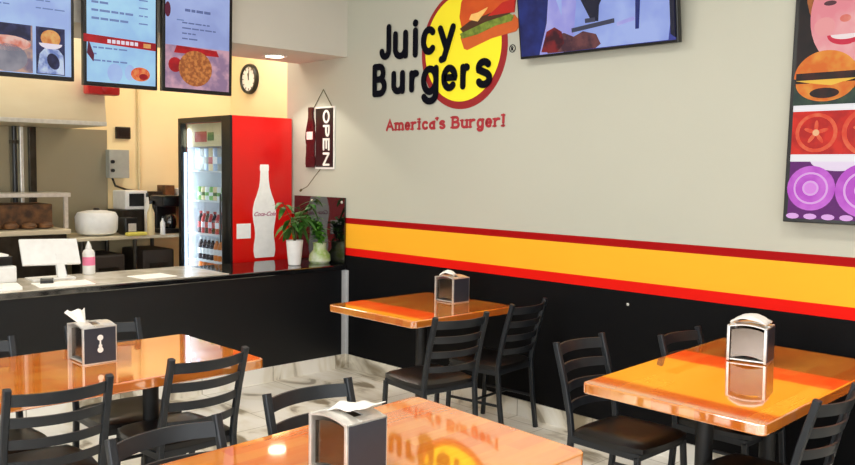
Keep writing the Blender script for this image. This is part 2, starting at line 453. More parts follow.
TF = make_table(-2.335, -1.545, .3, 2.19, 'long wooden dining table in the foreground reflecting the burger sign', (-.6, .6), 1.9, (-2.12, 1.88), 135)
TR = make_table(-2.105, -1.31, 2.925, 4.17, 'wooden dining table on the right below the striped wall, beside the tall food screen', (-.3, .3), 1.65, (-1.75, 3.5), 100)
TM = make_table(-4.37, -3.555, 3.31, 4.2, 'small wooden dining table in the corner by the end of the counter', (0,))
TL = make_table(-4.07, -3.29, .2, 2.135, 'long wooden dining table on the left, parallel to the counter', (-.6, .6))

# ------------------------------------------------------------------ chairs
def make_chair():
    t = thing('dining_chair', (0, 0, 0), 0, '', 'chair', 'black ladder-back dining chairs')
    W = .19
    sb = bmesh.new(); bmesh.ops.create_grid(sb, x_segments=16, y_segments=16, size=1)
    for v in sb.verts:
        x, y = v.co.x, v.co.y
        u = x * math.sqrt(1 - y * y * .28 * (1 if y > 0 else .45)); w = y * math.sqrt(1 - x * x * .22)
        edge = max(abs(x), abs(y))
        v.co = Vector((u * .205 * (1 + .04 * y), w * .205 + .005, .462 - .022 * edge ** 6 - .006 * (1 - edge)))
    ext = bmesh.ops.extrude_face_region(sb, geom=list(sb.faces))
    for g in ext['geom']:
        if isinstance(g, bmesh.types.BMVert): g.co.z = .418 
    MB().merge(sb).build('seat', M['vinyl'], t, smooth=True)
    f = MB()
    f.box(-.185, .185, .15, .175, .385, .417, .004).box(-.185, .185, -.19, -.165, .385, .417, .004)
    f.box(-.193, -.171, -.19, .175, .385, .417, .004).box(.171, .193, -.19, .175, .385, .417, .004)
    f.build('seat_frame', M['frame'], t)
    def post(s): return [(s * .18, -.235, 0), (s * .18, -.205, .22), (s * .18, -.19, .42), (s * .18, -.2, .5), (s * .18, -.235, .65), (s * .18, -.28, .8), (s * .18, -.288, .832)]
    for s in (-1, 1):
        MB().tube(post(s), .0135, square=True).build('back_post', M['frame'], t)
        MB().tube([(s * .19, .165, .4), (s * .192, .178, .2), (s * .193, .19, 0)], .0125, square=True).build('leg', M['frame'], t)
        MB().tube([(s * .18, -.208, .2), (s * .1915, .178, .2)], .009, 8).build('stretcher', M['frame'], t)
    MB().tube([(-.19, 0, .2), (.19, 0, .2)], .009, 8).build('stretcher', M['frame'], t)
    def py(z):
        p = post(1)
        for a, b in zip(p, p[1:]):
            if a[2] <= z <= b[2]: k_ = (z - a[2]) / (b[2] - a[2]); return a[1] + (b[1] - a[1]) * k_, a[0] + (b[0] - a[0]) * k_
        return p[-1][1], p[-1][0]
    for z0, z1 in ((.765, .812), (.682, .722), (.598, .636), (.514, .55)):
        b = MB(); N = 14; rows = []
        for k_ in range(N + 1):
            u = -1 + 2 * k_ / N; ring = []
            for z, dy in ((z0, .005), (z1, .005), (z1, -.005), (z0, -.005)):
                yy, xx = py(z)
                arch = 0
                ring.append(b.bm.verts.new((u * (xx - .006), yy - .052 * (1 - u * u) + dy, z + arch)))
            rows.append(ring)
        for A, B in zip(rows, rows[1:]):
            for q in range(4): b._f([A[q], A[(q + 1) % 4], B[(q + 1) % 4], B[q]])
        b._f(rows[0]); b._f(rows[-1][::-1])
        b.build('back_slat', M['frame'], t, smooth=True)
    return t
chair0 = make_chair(); used = [False]
def chair(x, y, face, label, dz=0):
    if used[0]: c = copy_tree(chair0)
    else: c = chair0; used[0] = True
    c.location = (x, y, 0); c.rotation_euler = (0, 0, (-PI / 2 if face > 0 else PI / 2) + R(dz)); c['label'] = label
    return c
O = .285
chair(-3.205 - O, 3.375, -1, 'black ladder-back chair at the corner table, the nearer of the two', -7)
chair(-3.285 - O, 3.985, -1, 'black ladder-back chair at the corner table, the one closer to the wall', 6)
chair(-2.40 + O, 3.32, 1, 'black ladder-back chair at the right-hand table with its brown-black seat in view')
chair(-2.18 + O, 3.86, 1, 'black chair whose top slat just shows beyond the right-hand table near the wall')
chair(-1.175 - O, 3.21, -1, 'black ladder-back chair at the right edge of the photo beside the right-hand table')
chair(-2.385 + O, 1.215, 1, 'black chair at the foreground table, its back nearest the bottom left of the photo', 4)
chair(-2.50 + O, 1.81, 1, 'black chair behind the foreground napkin dispenser, back just above the table edge')
chair(-3.13 - O, 1.17, -1, 'black ladder-back chair at the left-hand long table, leftmost in the photo', -3)
chair(-3.225 - O, 1.80, -1, 'black ladder-back chair at the left-hand long table near its corner', 3)
chair(-4.19 + O - .035, 1.78, 1, 'black chair on the counter side of the left table, mostly behind the napkin dispenser')
chair(-4.11 + O - .025, 1.13, 1, 'black chair on the counter side of the left table at the left photo edge')

# ------------------------------------------------------------------ napkin dispensers
def make_dispenser():
    t = thing('napkin_dispenser', (0, 0, 0), 0, '', 'napkin dispenser', 'chrome tabletop napkin dispensers')
    hx, hy, h = .088, .076, .165
    b = MB(); th = .004
    # wrap-around sheet: bottom, two sides with bent flanges, bowed top with a slot
    b.box(-hx, hx, -hy + .01, hy - .01, .004, .01)
    for s in (-1, 1):
        b.box(min(s * hx, s * (hx - th)), max(s * hx, s * (hx - th)), -hy, hy, .0, h, .0015)
        for q in (-1, 1):
            b.box(min(s * hx, s * (hx - .012)), max(s * hx, s * (hx - .012)), min(q * hy, q * (hy - .003)), max(q * hy, q * (hy - .003)), 0, h, .001)
    N = 12
    for (ya, yb) in ((-hy, -.018), (.018, hy)):
        prof = [(-hx + 2 * hx * k_ / N, h - .004 + .014 * math.sin(PI * k_ / N)) for k_ in range(N + 1)]
        poly = prof + [(x, z - .005) for x, z in reversed(prof)]
        b.wallprism(poly, ya, yb)
    for xa, xb in ((-hx, -.045), (.045, hx)):
        b.box(xa, xb, -.02, .02, h - .004, h + .003)
    b.build('body', M['chrome'], t, smooth=True)
    for q in (-1, 1):
        pl = [(-hx + .012, .014)] + [(-.076 + .152 * k_ / 10, .012 + .016 * math.sin(PI * k_ / 10)) for k_ in range(1, 10)] + [(hx - .012, .014), (hx - .012, .142)] + [(.076 - .152 * k_ / 10, .142 + .012 * math.sin(PI * k_ / 10)) for k_ in range(1, 10)] + [(-hx + .012, .142)]
        MB().wallprism(pl, q * (hy - .016), q * (hy - .019)).build('faceplate', M['plate'], t)
    for s in (-1, 1):
        pn = MB().box(s * hx + (0 if s > 0 else -.003), s * hx + (.003 if s > 0 else 0), -hy + .006, hy - .006, .006, h - .006, .001).build('side_panel', M['dpanel'], t)
        e = MB()
        for cz, r in ((.116, .013), (.08, .008), (.062, .013)):
            e.lathe([(r, 0), (r, .0015)], seg=18, mtx=Matrix.Translation((s * (hx + .003), 0, cz)) @ Matrix.Rotation(s * PI / 2, 4, 'Y'))
        e.box(-.001 + s * (hx + .004), .001 + s * (hx + .004), -.003, .003, .085, .104)
        e.build('emblem', M['sign_white'], pn)
    return t
disp0 = make_dispenser(); dused = [False]
def dispenser(x, y, rz, label, dz=0):
    c = copy_tree(disp0, None, 'emblem') if dused[0] else disp0; dused[0] = True
    c.location = (x, y, .7502 + dz); c.rotation_euler = (0, 0, rz); c['label'] = label; return c
dispenser(-3.762, 1.532, 0, 'chrome napkin dispenser with white emblem on the left-hand long table')
dispenser(-1.925, 1.532, R(1), 'large chrome napkin dispenser on the foreground table', -.009)
dispenser(-3.962, 4.03, 0, 'small-looking chrome napkin dispenser on the corner table below the stripes')
dispenser(-1.785, 3.80, R(12), 'chrome napkin dispenser on the right-hand table seen face on', .0095)

def napkin(loc, rz, w, d, fold, lift, label, kind):
    b = MB(); nx, ny = 14, 10; g = []
    rnd = random.Random(int(abs(loc[0]) * 1000))
    for i in range(nx + 1):
        row = []
        for j in range(ny + 1):
            u = -1 + 2 * i / nx; v = -1 + 2 * j / ny
            if kind == 'sheet':
                z = lift * (.5 + .5 * u) * .8 + fold * math.exp(-(v * 2) ** 2) + .004 * math.sin(5 * u + 3 * v)
                p = (u * w, v * d, z)
            elif kind == 'fan':
                hgt = (u + 1) / 2
                p = (.01 - hgt * .035 + .01 * math.sin(v * 5), v * d * (.35 + .75 * hgt) - .02 * hgt, hgt * lift + .006 * math.sin(v * 7) * hgt)
            else:
                z = lift * max(0, (1 - u * u * .95)) * (1 - .25 * v * v) + .004 * math.sin(9 * v + 4 * u)
                p = (u * w, v * d, z)
            row.append(b.bm.verts.new(p))
        g.append(row)
    for i in range(nx):
        for j in range(ny): b._f([g[i][j], g[i + 1][j], g[i + 1][j + 1], g[i][j + 1]])
    o = b.build('paper_napkin', M['napkin'], None, smooth=True)
    md = o.modifiers.new('thick', 'SOLIDIFY'); md.thickness = .0025 if kind != 'mound' else .006; md.offset = 0
    o.location = loc; o.rotation_euler = (0, 0, rz)
    tag(o, label, 'napkin', 'paper napkins pulled from the dispensers'); return o
zt = .7502 + .176
napkin((-1.915, 1.555, zt - .009), R(6), .068, .055, .008, .026, 'folded white napkin lying on top of the foreground dispenser', 'sheet')
napkin((-3.79, 1.50, zt - .012), R(10), .05, .05, 0, .062, 'white napkin sticking up from the dispenser on the left-hand table', 'fan')
napkin((-3.97, 4.0, zt), R(30), .048, .04, 0, .028, 'small crumpled napkin on top of the corner table dispenser', 'mound')
napkin((-1.785, 3.80, zt + .009), R(12), .078, .066, 0, .034, 'rounded mound of white napkin on top of the right-hand dispenser', 'mound')

# ------------------------------------------------------------------ wall sign
t = thing('burger_logo_sign', (0, D, 0), 0, 'painted burger restaurant logo on the beige wall with a yellow disc', 'wall sign')
MB().use(M['logored']).wallprism(ell(-4.165, 2.46, .412, .413, 72), -.003, 0).use(M['logoyellow']).wallprism(ell(-4.172, 2.47, .366, .37, 72), -.0045, 0).build('disc', None, t)
bg = MB()
def W(px): return px
bg.use(M['bunlow']).wallprism([(-4.15, 2.585), (-4.185, 2.54), (-4.15, 2.46), (-4.118, 2.448), (-3.9, 2.505), (-3.685, 2.53), (-3.655, 2.56), (-3.662, 2.6), (-3.7, 2.64)], -.006, 0)
bg.use(M['lettuce']).wallprism([(-4.19, 2.565), (-4.17, 2.53), (-4.02, 2.545), (-3.86, 2.585), (-3.72, 2.60), (-3.70, 2.63), (-3.74, 2.65), (-3.9, 2.64), (-4.05, 2.61)], -.0075, 0)
bg.use(M['patty']).wallprism([(-4.19, 2.60), (-4.16, 2.572), (-3.95, 2.62), (-3.75, 2.645), (-3.71, 2.67), (-3.9, 2.675), (-4.1, 2.64)], -.009, 0)
bg.use(M['tomato']).wallprism([(-3.93, 2.655), (-3.7, 2.655), (-3.69, 2.74), (-3.8, 2.73)], -.0105, 0)
bg.use(M['bun']).wallprism([(-4.17, 2.60), (-4.195, 2.68), (-4.18, 2.78), (-4.1, 2.87), (-3.95, 2.93), (-3.8, 2.93), (-3.71, 2.86), (-3.68, 2.76), (-3.72, 2.715), (-3.84, 2.70), (-3.94, 2.66), (-4.06, 2.635)], -.0085, 0)
bg.use(M['cheese']).wallprism([(-4.1, 2.652), (-4.02, 2.63), (-3.94, 2.70), (-3.93, 2.715), (-4.02, 2.69), (-4.08, 2.685)], -.012, 0)
bg.build('burger_picture', None, t)
lt = MB().use(M['logoblack']); w = .05
for ch, x0, z0, x1, z1 in (('J', -5.04, 2.452, -4.91, 2.717), ('u', -4.885, 2.442, -4.722, 2.655), ('c', -4.578, 2.447, -4.432, 2.652), ('y', -4.405, 2.378, -4.228, 2.645),
                           ('B', -5.121, 2.176, -4.958, 2.43), ('u', -4.9, 2.184, -4.752, 2.362), ('r', -4.7, 2.188, -4.6, 2.352), ('g', -4.572, 2.092, -4.393, 2.372),
                           ('e', -4.362, 2.176, -4.205, 2.362), ('r', -4.176, 2.18, -4.088, 2.358), ('s', -4.028, 2.178, -3.88, 2.38)):
    glyph(lt, ch, x0, z0, x1, z1, w, y=-.013)
ribbon(lt, [(-4.64, 2.465), (-4.64, 2.635)], w, -.013, -.009); lt.wallprism(ell(-4.64, 2.69, .027, .027, 18), -.013, -.009)
lt.build('lettering', None, t)
tg = MB().use(M['tagred']); base = 1.912
def word(chars, x0, x1):
    wd = {'A': 1.15, 'm': 1.25, 'i': .45, 'r': .68, "'": .25, '!': .35, 'B': .95}
    tot = sum(wd.get(c, .78) for c in chars) + .16 * (len(chars) - 1); k_ = (x1 - x0) / tot; x = x0
    for c in chars:
        ww = wd.get(c, .78) * k_
        top = base + (.09 if c in "AB!i'" else .066); bot = base - (.026 if c == 'g' else 0)
        if c == "'": bot = base + .062
        glyph(tg, c, x, bot, x + ww, top, .019, y=-.004, serif=True); x += ww + .16 * k_
word("America's", -4.968, -4.325); tg.build('tagline_word', None, t)
tg = MB().use(M['tagred']); word('Burger!', -4.262, -3.765); tg.build('tagline_word', None, t)
rm = MB().use(M['logoblack']); ribbon(rm, arc(-3.712, 2.422, .024, .024, 0, 360, 24), .005, -.004, 0); glyph(rm, 'P', -3.721, 2.408, -3.704, 2.436, .005, y=-.005); ribbon(rm, [(-3.714, 2.42), (-3.705, 2.409)], .005, -.0055, 0)
rm.build('registered_mark', None, t)

# ------------------------------------------------------------------ television
t = thing('television', (-3.025, D, 2.335), 0, 'wide television tilted on the beige wall showing a person in a white shirt', 'television')
TW = 1.12; TH = .66
tilt = Matrix.Translation((0, -.05, 0)) @ Matrix.Rotation(R(7.5), 4, 'X')
def tiltmb(mb): bmesh.ops.transform(mb.bm, matrix=tilt, verts=mb.bm.verts); return mb
tiltmb(MB().box(-TW / 2, TW / 2, -.02, .018, 0, TH, .006)).build('casing', M['blackplas'], t)
MB().box(-.2, .2, -.045, -.001, .22, .5, .01).build('wall_bracket', M['iron'], t)
p = MB()
S = {n_: scr('tv_' + n_, *a) for n_, a in dict(bg=((58, 66, 150), (34, 36, 90), 3), lilac=((178, 176, 236), (150, 148, 222), 5), shirt=((166, 184, 240), (140, 158, 226), 4),
     dark=((20, 22, 48),), skin=((112, 64, 66), (70, 40, 52), 16), red=((130, 30, 36), (60, 16, 30), 14), blue=((30, 44, 120), (18, 24, 80), 6), cap=((60, 62, 84),)).items()}
hw = TW / 2 - .014
p.use(S['bg']).flat(rect(-hw, .016, hw, TH - .014), 1)
p.use(S['blue']).flat([(-hw, .016), (-.36, .016), (-.33, .25), (-.24, .4), (-.3, TH - .02), (-hw, TH - .02)], 2)
p.use(S['lilac']).flat([(-.4, .016), (-.22, .016), (.0, .1), (-.04, .4), (-.2, .5), (-.3, .4), (-.33, .2)], 3)
p.use(S['shirt']).flat([(-.24, .02), (.5, .02), (.53, .2), (.46, .4), (.3, .56), (-.16, .56), (-.26, .36), (-.2, .2)], 4)
p.use(S['lilac']).flat([(-.22, .06), (-.14, .05), (-.1, .3), (-.13, .5), (-.2, .42)], 5)
p.use(S['dark']).flat([(-.08, .33), (.13, .36), (.19, .5), (.06, .26), (.05, .17), (.0, .18)], 5)
p.use(S['skin']).flat(ell(.0, .46, .125, .14, 24), 6)
p.use(S['skin']).flat([(-.33, .018), (.02, .018), (.06, .04), (.03, .1), (-.06, .125), (-.13, .1), (-.2, .13), (-.3, .12), (-.36, .06)], 7)
p.use(S['red']).flat([(-.38, .03), (-.26, .02), (-.2, .07), (-.22, .14), (-.27, .17), (-.33, .15)], 8)
p.use(S['cap']).flat([(-.14, .125), (.16, .15), (.16, .175), (-.14, .15)], 9); p.flat(rect(-.04, .17, .03, .195), 9)
p.use(S['blue']).flat([(.3, .1), (.32, .1), (.34, .32), (.31, .3)], 10); p.use(S['lilac']).flat([(.18, .13), (.3, .15), (.29, .17), (.18, .15)], 10)
p.use(S['dark']).flat([(.52, .05), (hw, .03), (hw, .5), (.44, .5), (.52, .25)], 10)
bmesh.ops.transform(p.bm, matrix=tilt @ Matrix.Translation((0, -.0205, 0)), verts=p.bm.verts)
p.build('screen_picture', None, t)

# ------------------------------------------------------------------ tall food screen at the right
t = thing('food_screen', (-1.85, D, 1.385), 0, 'tall upright food picture screen with a smiling person, tomatoes and onions', 'screen')
lean = Matrix.Translation((0, -.005, 0)) @ Matrix.Rotation(R(-2.2), 4, 'X')
FW, FH = .72, 1.28
def leanmb(mb): bmesh.ops.transform(mb.bm, matrix=Matrix.Translation((0, -.05, 0)) @ lean, verts=mb.bm.verts); return mb
leanmb(MB().box(0, FW, -.02, .02, 0, FH, .005)).build('casing', M['blackplas'], t)
MB().box(.2, .52, -.045, -.001, .5, .8, .01).build('wall_bracket', M['iron'], t)
S = {n_: scr('food_' + n_, *a) for n_, a in dict(white=((250, 246, 248),), skin=((246, 176, 176), (236, 140, 150), 7), cheek=((242, 160, 160),), skin2=((238, 150, 130), (220, 100, 90), 9), hair=((176, 100, 50), (120, 60, 30), 16),
     bg=((40, 20, 22), (16, 12, 16), 6), lip=((214, 40, 70),), teeth=((250, 232, 230),), eye=((90, 50, 60),), bun=((246, 160, 60), (226, 110, 30), 12), cheese=((252, 196, 70),), meat=((60, 22, 18), (30, 14, 14), 14),
     green=((60, 84, 60), (34, 56, 52), 14), sleeve=((210, 50, 40), (170, 26, 30), 10), tom=((226, 40, 22), (190, 18, 14), 10), tomc=((246, 110, 70), (232, 70, 40), 16), seed=((252, 190, 140),),
     onion=((214, 110, 220), (196, 80, 206), 9), onl=((236, 176, 240),), onm=((228, 140, 232),), ond=((100, 20, 110),), wht=((244, 226, 246),)).items()}
p = MB(); a, b_ = .022, FW - .02
p.use(S['bg']).flat(rect(a, .57, b_, FH - .015), 1)
p.use(S['hair']).flat(ell(.27, 1.13, .215, .26, 30), 2)
p.use(S['skin']).flat(ell(.25, 1.0, .17, .235, 34), 3)
p.use(S['cheek']).flat(ell(.15, .95, .05, .045, 16), 4).flat(ell(.35, .96, .045, .04, 16), 4)
for ex in (.17, .32): p.use(S['eye']).flat(ell(ex, 1.06, .03, .012, 14), 4)
p.use(S['hair']).flat(rect(.135, 1.09, .205, 1.1), 5).flat(rect(.285, 1.09, .355, 1.1), 5)
p.use(S['skin2']).flat(ell(.245, .98, .026, .018, 14), 5)
p.use(S['lip']).flat(ell(.25, .905, .085, .05, 20, PI, 2 * PI), 5)
p.use(S['teeth']).flat(ell(.25, .905, .068, .024, 20, PI, 2 * PI), 6)
p.use(S['skin']).flat([(.28, .86), (.4, .88), (.47, .76), (.5, .6), (.38, .6), (.33, .72)], 7)
p.use(S['sleeve']).flat([(.4, .87), (.52, .86), (.62, .58), (.42, .58)], 8)
p.use(S['green']).flat([(.022, .67), (.02, .575), (.38, .575), (.36, .67), (.18, .6)], 8)
p.use(S['bun']).flat(ell(.17, .705, .15, .13, 26, 0, PI), 9); p.use(S['bun']).flat(ell(.17, .68, .14, .09, 26, PI, 2 * PI), 9)
p.use(S['meat']).flat(rect(.03, .695, .31, .73), 10); p.use(S['cheese']).flat([(.03, .695), (.31, .695), (.2, .665), (.13, .675)], 10)
p.use(S['meat']).flat(ell(.17, .63, .07, .025, 16), 11)
for z in ((.545, .575), (.3, .335)): p.use(S['white']).flat(rect(a, z[0], b_, z[1]), 3)
p.use(S['tom']).flat(rect(a, .335, b_, .545), 2)
for cx, cz, r in ((.14, .44, .1), (.38, .44, .12), (.62, .44, .1)):
    p.use(S['tomc']).flat(ell(cx, cz, r, r * .95, 26), 3); p.use(S['tom']).flat(ell(cx, cz, r * .82, r * .78, 26), 4)
    for q in range(5):
        an = q * 1.2566 + .3; p.use(S['tomc']).flat(ell(cx + r * .3 * math.cos(an), cz + r * .3 * math.sin(an), r * .3, r * .09, 12, rot=an), 5)
    p.use(S['seed']).flat(ell(cx, cz, r * .16, r * .16, 12), 6)
p.use(S['ond']).flat(rect(a, .02, b_, .3), 1)
p.use(S['wht']).flat(ell(.25, .305, .13, .05, 20, PI, 2 * PI), 2)
for cx, cz, r in ((.13, .17, .115), (.38, .165, .135), (.63, .17, .12)):
    p.use(S['onion']).flat(ell(cx, cz, r, r * .95, 30), 3); p.use(S['onl']).flat(ell(cx, cz, r * .72, r * .68, 26), 4)
    p.use(S['onion']).flat(ell(cx, cz, r * .64, r * .6, 26), 5); p.use(S['onl']).flat(ell(cx, cz, r * .34, r * .32, 20), 6); p.use(S['onm']).flat(ell(cx, cz, r * .26, r * .24, 20), 7)
for q in range(8): p.use(S['onl']).flat(ell(.05 + q * .085, .032, .03, .014, 12), 8)
bmesh.ops.transform(p.bm, matrix=Matrix.Translation((0, -.05, 0)) @ lean @ Matrix.Translation((0, -.0205, 0)), verts=p.bm.verts)
p.build('screen_picture', None, t)

# ------------------------------------------------------------------ menu screens over the counter
S = {n_: scr('menu_' + n_, *a) for n_, a in dict(blue=((176, 204, 244), (158, 180, 232), 4), cyan=((172, 218, 246), (156, 198, 238), 5), lav=((168, 184, 232), (150, 164, 216), 4), text=((112, 134, 184),), textd=((96, 110, 160),),
     red=((192, 20, 30), (150, 12, 24), 10), white=((236, 226, 240),), photo=((196, 158, 140), (120, 108, 130), 14), photo2=((214, 120, 100), (232, 188, 176), 20), navy=((46, 50, 92), (26, 28, 60), 18), gold=((232, 176, 104), (206, 120, 60), 24),
     tray=((200, 214, 240), (110, 130, 190), 18), fries=((206, 130, 66), (160, 86, 44), 46), plate=((206, 160, 176), (150, 120, 150), 12), shred=((214, 70, 44), (240, 140, 80), 40), purp=((84, 74, 120),), mar=((90, 20, 50),), grey=((150, 146, 156), (120, 120, 134), 8)).items()}
MZ = 2.125
def menu(y0, y1, z0, label):
    t = thing('menu_screen', (E + .05, y0, z0), PI / 2, label, 'menu screen', 'upright menu screens over the counter')
    wd = y1 - y0; hh = .95; tm = Matrix.Rotation(R(1.5), 4, 'X') @ Matrix.Identity(4)
    c = MB().box(0, wd, -.02, .02, 0, hh, .005); bmesh.ops.transform(c.bm, matrix=tm, verts=c.bm.verts); c.build('casing', M['blackplas'], t)
    MB().box(wd / 2 - .1, wd / 2 + .1, .0, .049, .45, .7, .004).build('wall_bracket', M['iron'], t)
    return t, wd, hh, tm
def fin(p, t, tm):
    bmesh.ops.transform(p.bm, matrix=tm @ Matrix.Translation((0, -.0205, 0)), verts=p.bm.verts); p.build('screen_picture', None, t)
def lines(p, x0, x1, z0, z1, n_, m, lay=3, h=.008, seed=1):
    rr = random.Random(seed)
    for q in range(n_):
        z = z1 - (z1 - z0) * q / max(1, n_ - 1); x = x0
        while x < x1 - .01:
            L = rr.uniform(.02, .07); p.use(m).flat(rect(x, z - h / 2, min(x1, x + L), z + h / 2), lay); x += L + .009
            if rr.random() < .2: break
# screen 1 (leftmost): only its right part is in the photo
t, wd, hh, tm = menu(1.57, 2.108, MZ + .015, 'leftmost blue menu screen with two food photos side by side')
p = MB(); p.use(S['blue']).flat(rect(.02, .025, wd - .02, hh - .02), 1)
p.use(S['photo']).flat(rect(.03, .03, .29, .31), 2); p.use(S['navy']).flat(rect(.03, .22, .28, .31), 3)
p.use(S['photo2']).flat(ell(.15, .195, .13, .045, 20), 4); p.use(S['grey']).flat(ell(.15, .11, .11, .08, 22), 4)
p.use(S['navy']).flat(rect(.31, .03, .48, .31), 2); p.use(S['gold']).flat(ell(.395, .245, .058, .052, 20), 4); p.use(S['white']).flat(ell(.395, .215, .068, .032, 20, PI, 2 * PI), 5)
p.use(S['tray']).flat([(.315, .035), (.475, .035), (.47, .15), (.44, .185), (.36, .185), (.33, .15)], 3); p.use(S['navy']).flat(ell(.41, .11, .035, .05, 16, rot=.4), 4)
lines(p, .06, .27, .42, .6, 5, S['text'], seed=3); lines(p, .31, .48, .42, .6, 5, S['text'], seed=4)
lines(p, .06, .48, .66, .88, 6, S['text'], seed=5); fin(p, t, tm)
# screen 2
t, wd, hh, tm = menu(2.165, 2.655, MZ, 'middle menu screen with a red banner across it')
p = MB(); p.use(S['cyan']).flat(rect(.02, .025, wd - .015, hh - .02), 1)
p.use(S['red']).flat([(.0, .318), (wd - .015, .305), (wd - .015, .255), (.0, .27)], 4)
for q in range(7): p.use(S['white']).flat(rect(.15 + q * .03, .274, .172 + q * .03, .297), 5)
p.use(S['gold']).flat(rect(.39, .268, .44, .295), 5)
for q in range(7): lines(p, .05, .32, .42 + q * .05, .42 + q * .05, 1, S['text'], seed=10 + q, h=.014); lines(p, .36, .42, .42 + q * .05, .42 + q * .05, 1, S['text'], seed=20 + q)
for q in range(3): lines(p, .06, .28, .16 + q * .04, .16 + q * .04, 1, S['text'], seed=30 + q, h=.01)
p.use(S['blue']).flat(ell(.2, .09, .05, .06, 18), 2).flat(ell(.3, .1, .035, .05, 18), 2)
p.use(S['shred']).flat(ell(.37, .095, .065, .045, 22), 4); p.use(S['red']).flat(ell(.39, .08, .03, .02, 14), 5)
p.use(S['mar']).flat([(.02, .2), (.06, .15), (.065, .19), (.03, .28)], 5); p.use(S['mar']).flat(ell(.035, .6, .022, .03, 14), 5)
fin(p, t, tm)
# screen 3
t, wd, hh, tm = menu(2.69, 3.215, MZ + .002, 'rightmost menu screen with a large photo of golden food')
p = MB(); p.use(S['lav']).flat(rect(.02, .025, wd - .025, hh - .02), 1)
p.use(S['plate']).flat(rect(.02, .025, wd - .025, .31), 2)
p.use(S['red']).flat([(.1, .31), (.4, .3), (.42, .26), (.08, .26)], 3); p.use(S['fries']).flat(ell(.24, .165, .125, .12, 26), 4)
p.use(S['red']).flat(ell(.09, .18, .05, .05, 14), 3)
lines(p, .16, .36, .55, .55, 1, S['textd'], seed=41, h=.018); lines(p, .1, .3, .48, .48, 1, S['text'], seed=42)
for q in range(4): lines(p, .14, .4, .36 + q * .035, .36 + q * .035, 1, S['textd'], seed=44 + q, h=.009)
for q in range(6): lines(p, .1, .42, .62 + q * .045, .62 + q * .045, 1, S['text'], seed=54 + q, h=.009)
p.use(S['mar']).flat(ell(.035, .54, .02, .05, 14), 4); fin(p, t, tm)

# ------------------------------------------------------------------ drinks fridge
FX0, FX1, FY0, FY1, FZ = -7.08, -6.19, 3.685, 4.29, 2.05
t = thing('drinks_fridge', (FX0, FY0, 0), 0, 'tall red drinks fridge with a white bottle on its side and a glass door', 'fridge')
w_, d_ = FX1 - FX0, FY1 - FY0
b = MB().use(M['red'])
b.box(w_ - .03, w_, .02, d_, 0, FZ, .004).box(0, .03, .06, d_, 0, FZ, .004).box(.03, w_ - .03, .06, d_, FZ - .05, FZ).box(.03, w_ - .03, .06, d_, 0, .3)
b.use(M['fridgewhite']).box(.03, w_ - .03, d_ - .04, d_ - .005, .3, FZ - .05).box(.031, .04, .07, d_ - .04, .3, FZ - .05).box(w_ - .04, w_ - .031, .07, d_ - .04, .3, FZ - .05)
b.build('body', None, t)
dr = MB().box(0, .045, 0, .055, .3, FZ).box(w_ - .145, w_, 0, .019, .3, FZ, .004).box(w_ - .145, w_ - .031, .019, .055, .3, FZ).box(.045, w_ - .145, 0, .055, FZ - .045, FZ).box(.045, w_ - .145, 0, .055, .3, .36).build('door_frame', M['blackplas'], t)
MB().box(.045, w_ - .145, .02, .026, .36, FZ - .045).build('glass_pane', M['glass'], dr)
MB().tube([(w_ - .11, -.03, 1.0), (w_ - .11, -.03, 1.4)], .008, 8).build('handle', M['blackplas'], dr)
MB().box(.046, .066, .03, .05, .4, FZ - .3).build('light_strip', mat('fridge_tube', (240, 248, 255), .5, emit=(225, 240, 255), estr=2.2), t)
shz = (.62, .80, 1.035, 1.33, 1.59)
for z in shz: MB().box(.042, w_ - .042, .075, d_ - .045, z - .012, z).build('shelf', M['fridgewhite'], t)
hd = MB().use(M['cream']).box(.046, w_ - .146, .06, .07, 1.8, FZ - .05).use(M['redplas']).box(.2, .4, .056, .06, 1.84, 1.93).use(M['green']).box(.42, .52, .056, .06, 1.85, 1.92).build('header_panel', None, t)
# bottle decal, label and script on the red side (plane x = w_)
prof = [(.040, .79), (.044, .775), (.044, .74), (.040, .735), (.043, .66), (.052, .6), (.072, .54), (.098, .48), (.113, .42), (.116, .37), (.110, .32), (.098, .26), (.092, .21), (.094, .17), (.104, .12), (.108, .06), (.1, .012), (.092, 0)]
poly = [(-x, z) for x, z in prof] + [(x, z) for x, z in reversed(prof)]
side = lambda q: (lambda a, c: Vector((w_ + q, .325 + a, .86 + c)))
MB().prism(poly, side(.002), side(-.001)).build('bottle_decal', M['decalwhite'], t)
MB().box(w_ - .001, w_ + .002, .055, .19, 1.03, 1.155).build('sticker', M['decalwhite'], t)
cu = bpy.data.curves.new('txt', 'FONT'); cu.body = 'Coca-Cola'; cu.size = .05; cu.shear = .45; cu.extrude = .0008; cu.align_x = 'CENTER'; cu.offset = .0008
tmp = bpy.data.objects.new('tmp', cu); C.objects.link(tmp); bpy.context.view_layer.update()
me = bpy.data.meshes.new_from_object(tmp.evaluated_get(bpy.context.evaluated_depsgraph_get()))
bpy.data.objects.remove(tmp); me.materials.clear(); me.materials.append(M['scriptred'])
o = bpy.data.objects.new('script_lettering', me); C.objects.link(o); o.parent = t
o.matrix_local = Matrix.Translation((w_ + .003, .325, .86 + .355)) @ Matrix(((0, 0, 1, 0), (1, 0, 0, 0), (0, 1, 0, 0), (0, 0, 0, 1)))

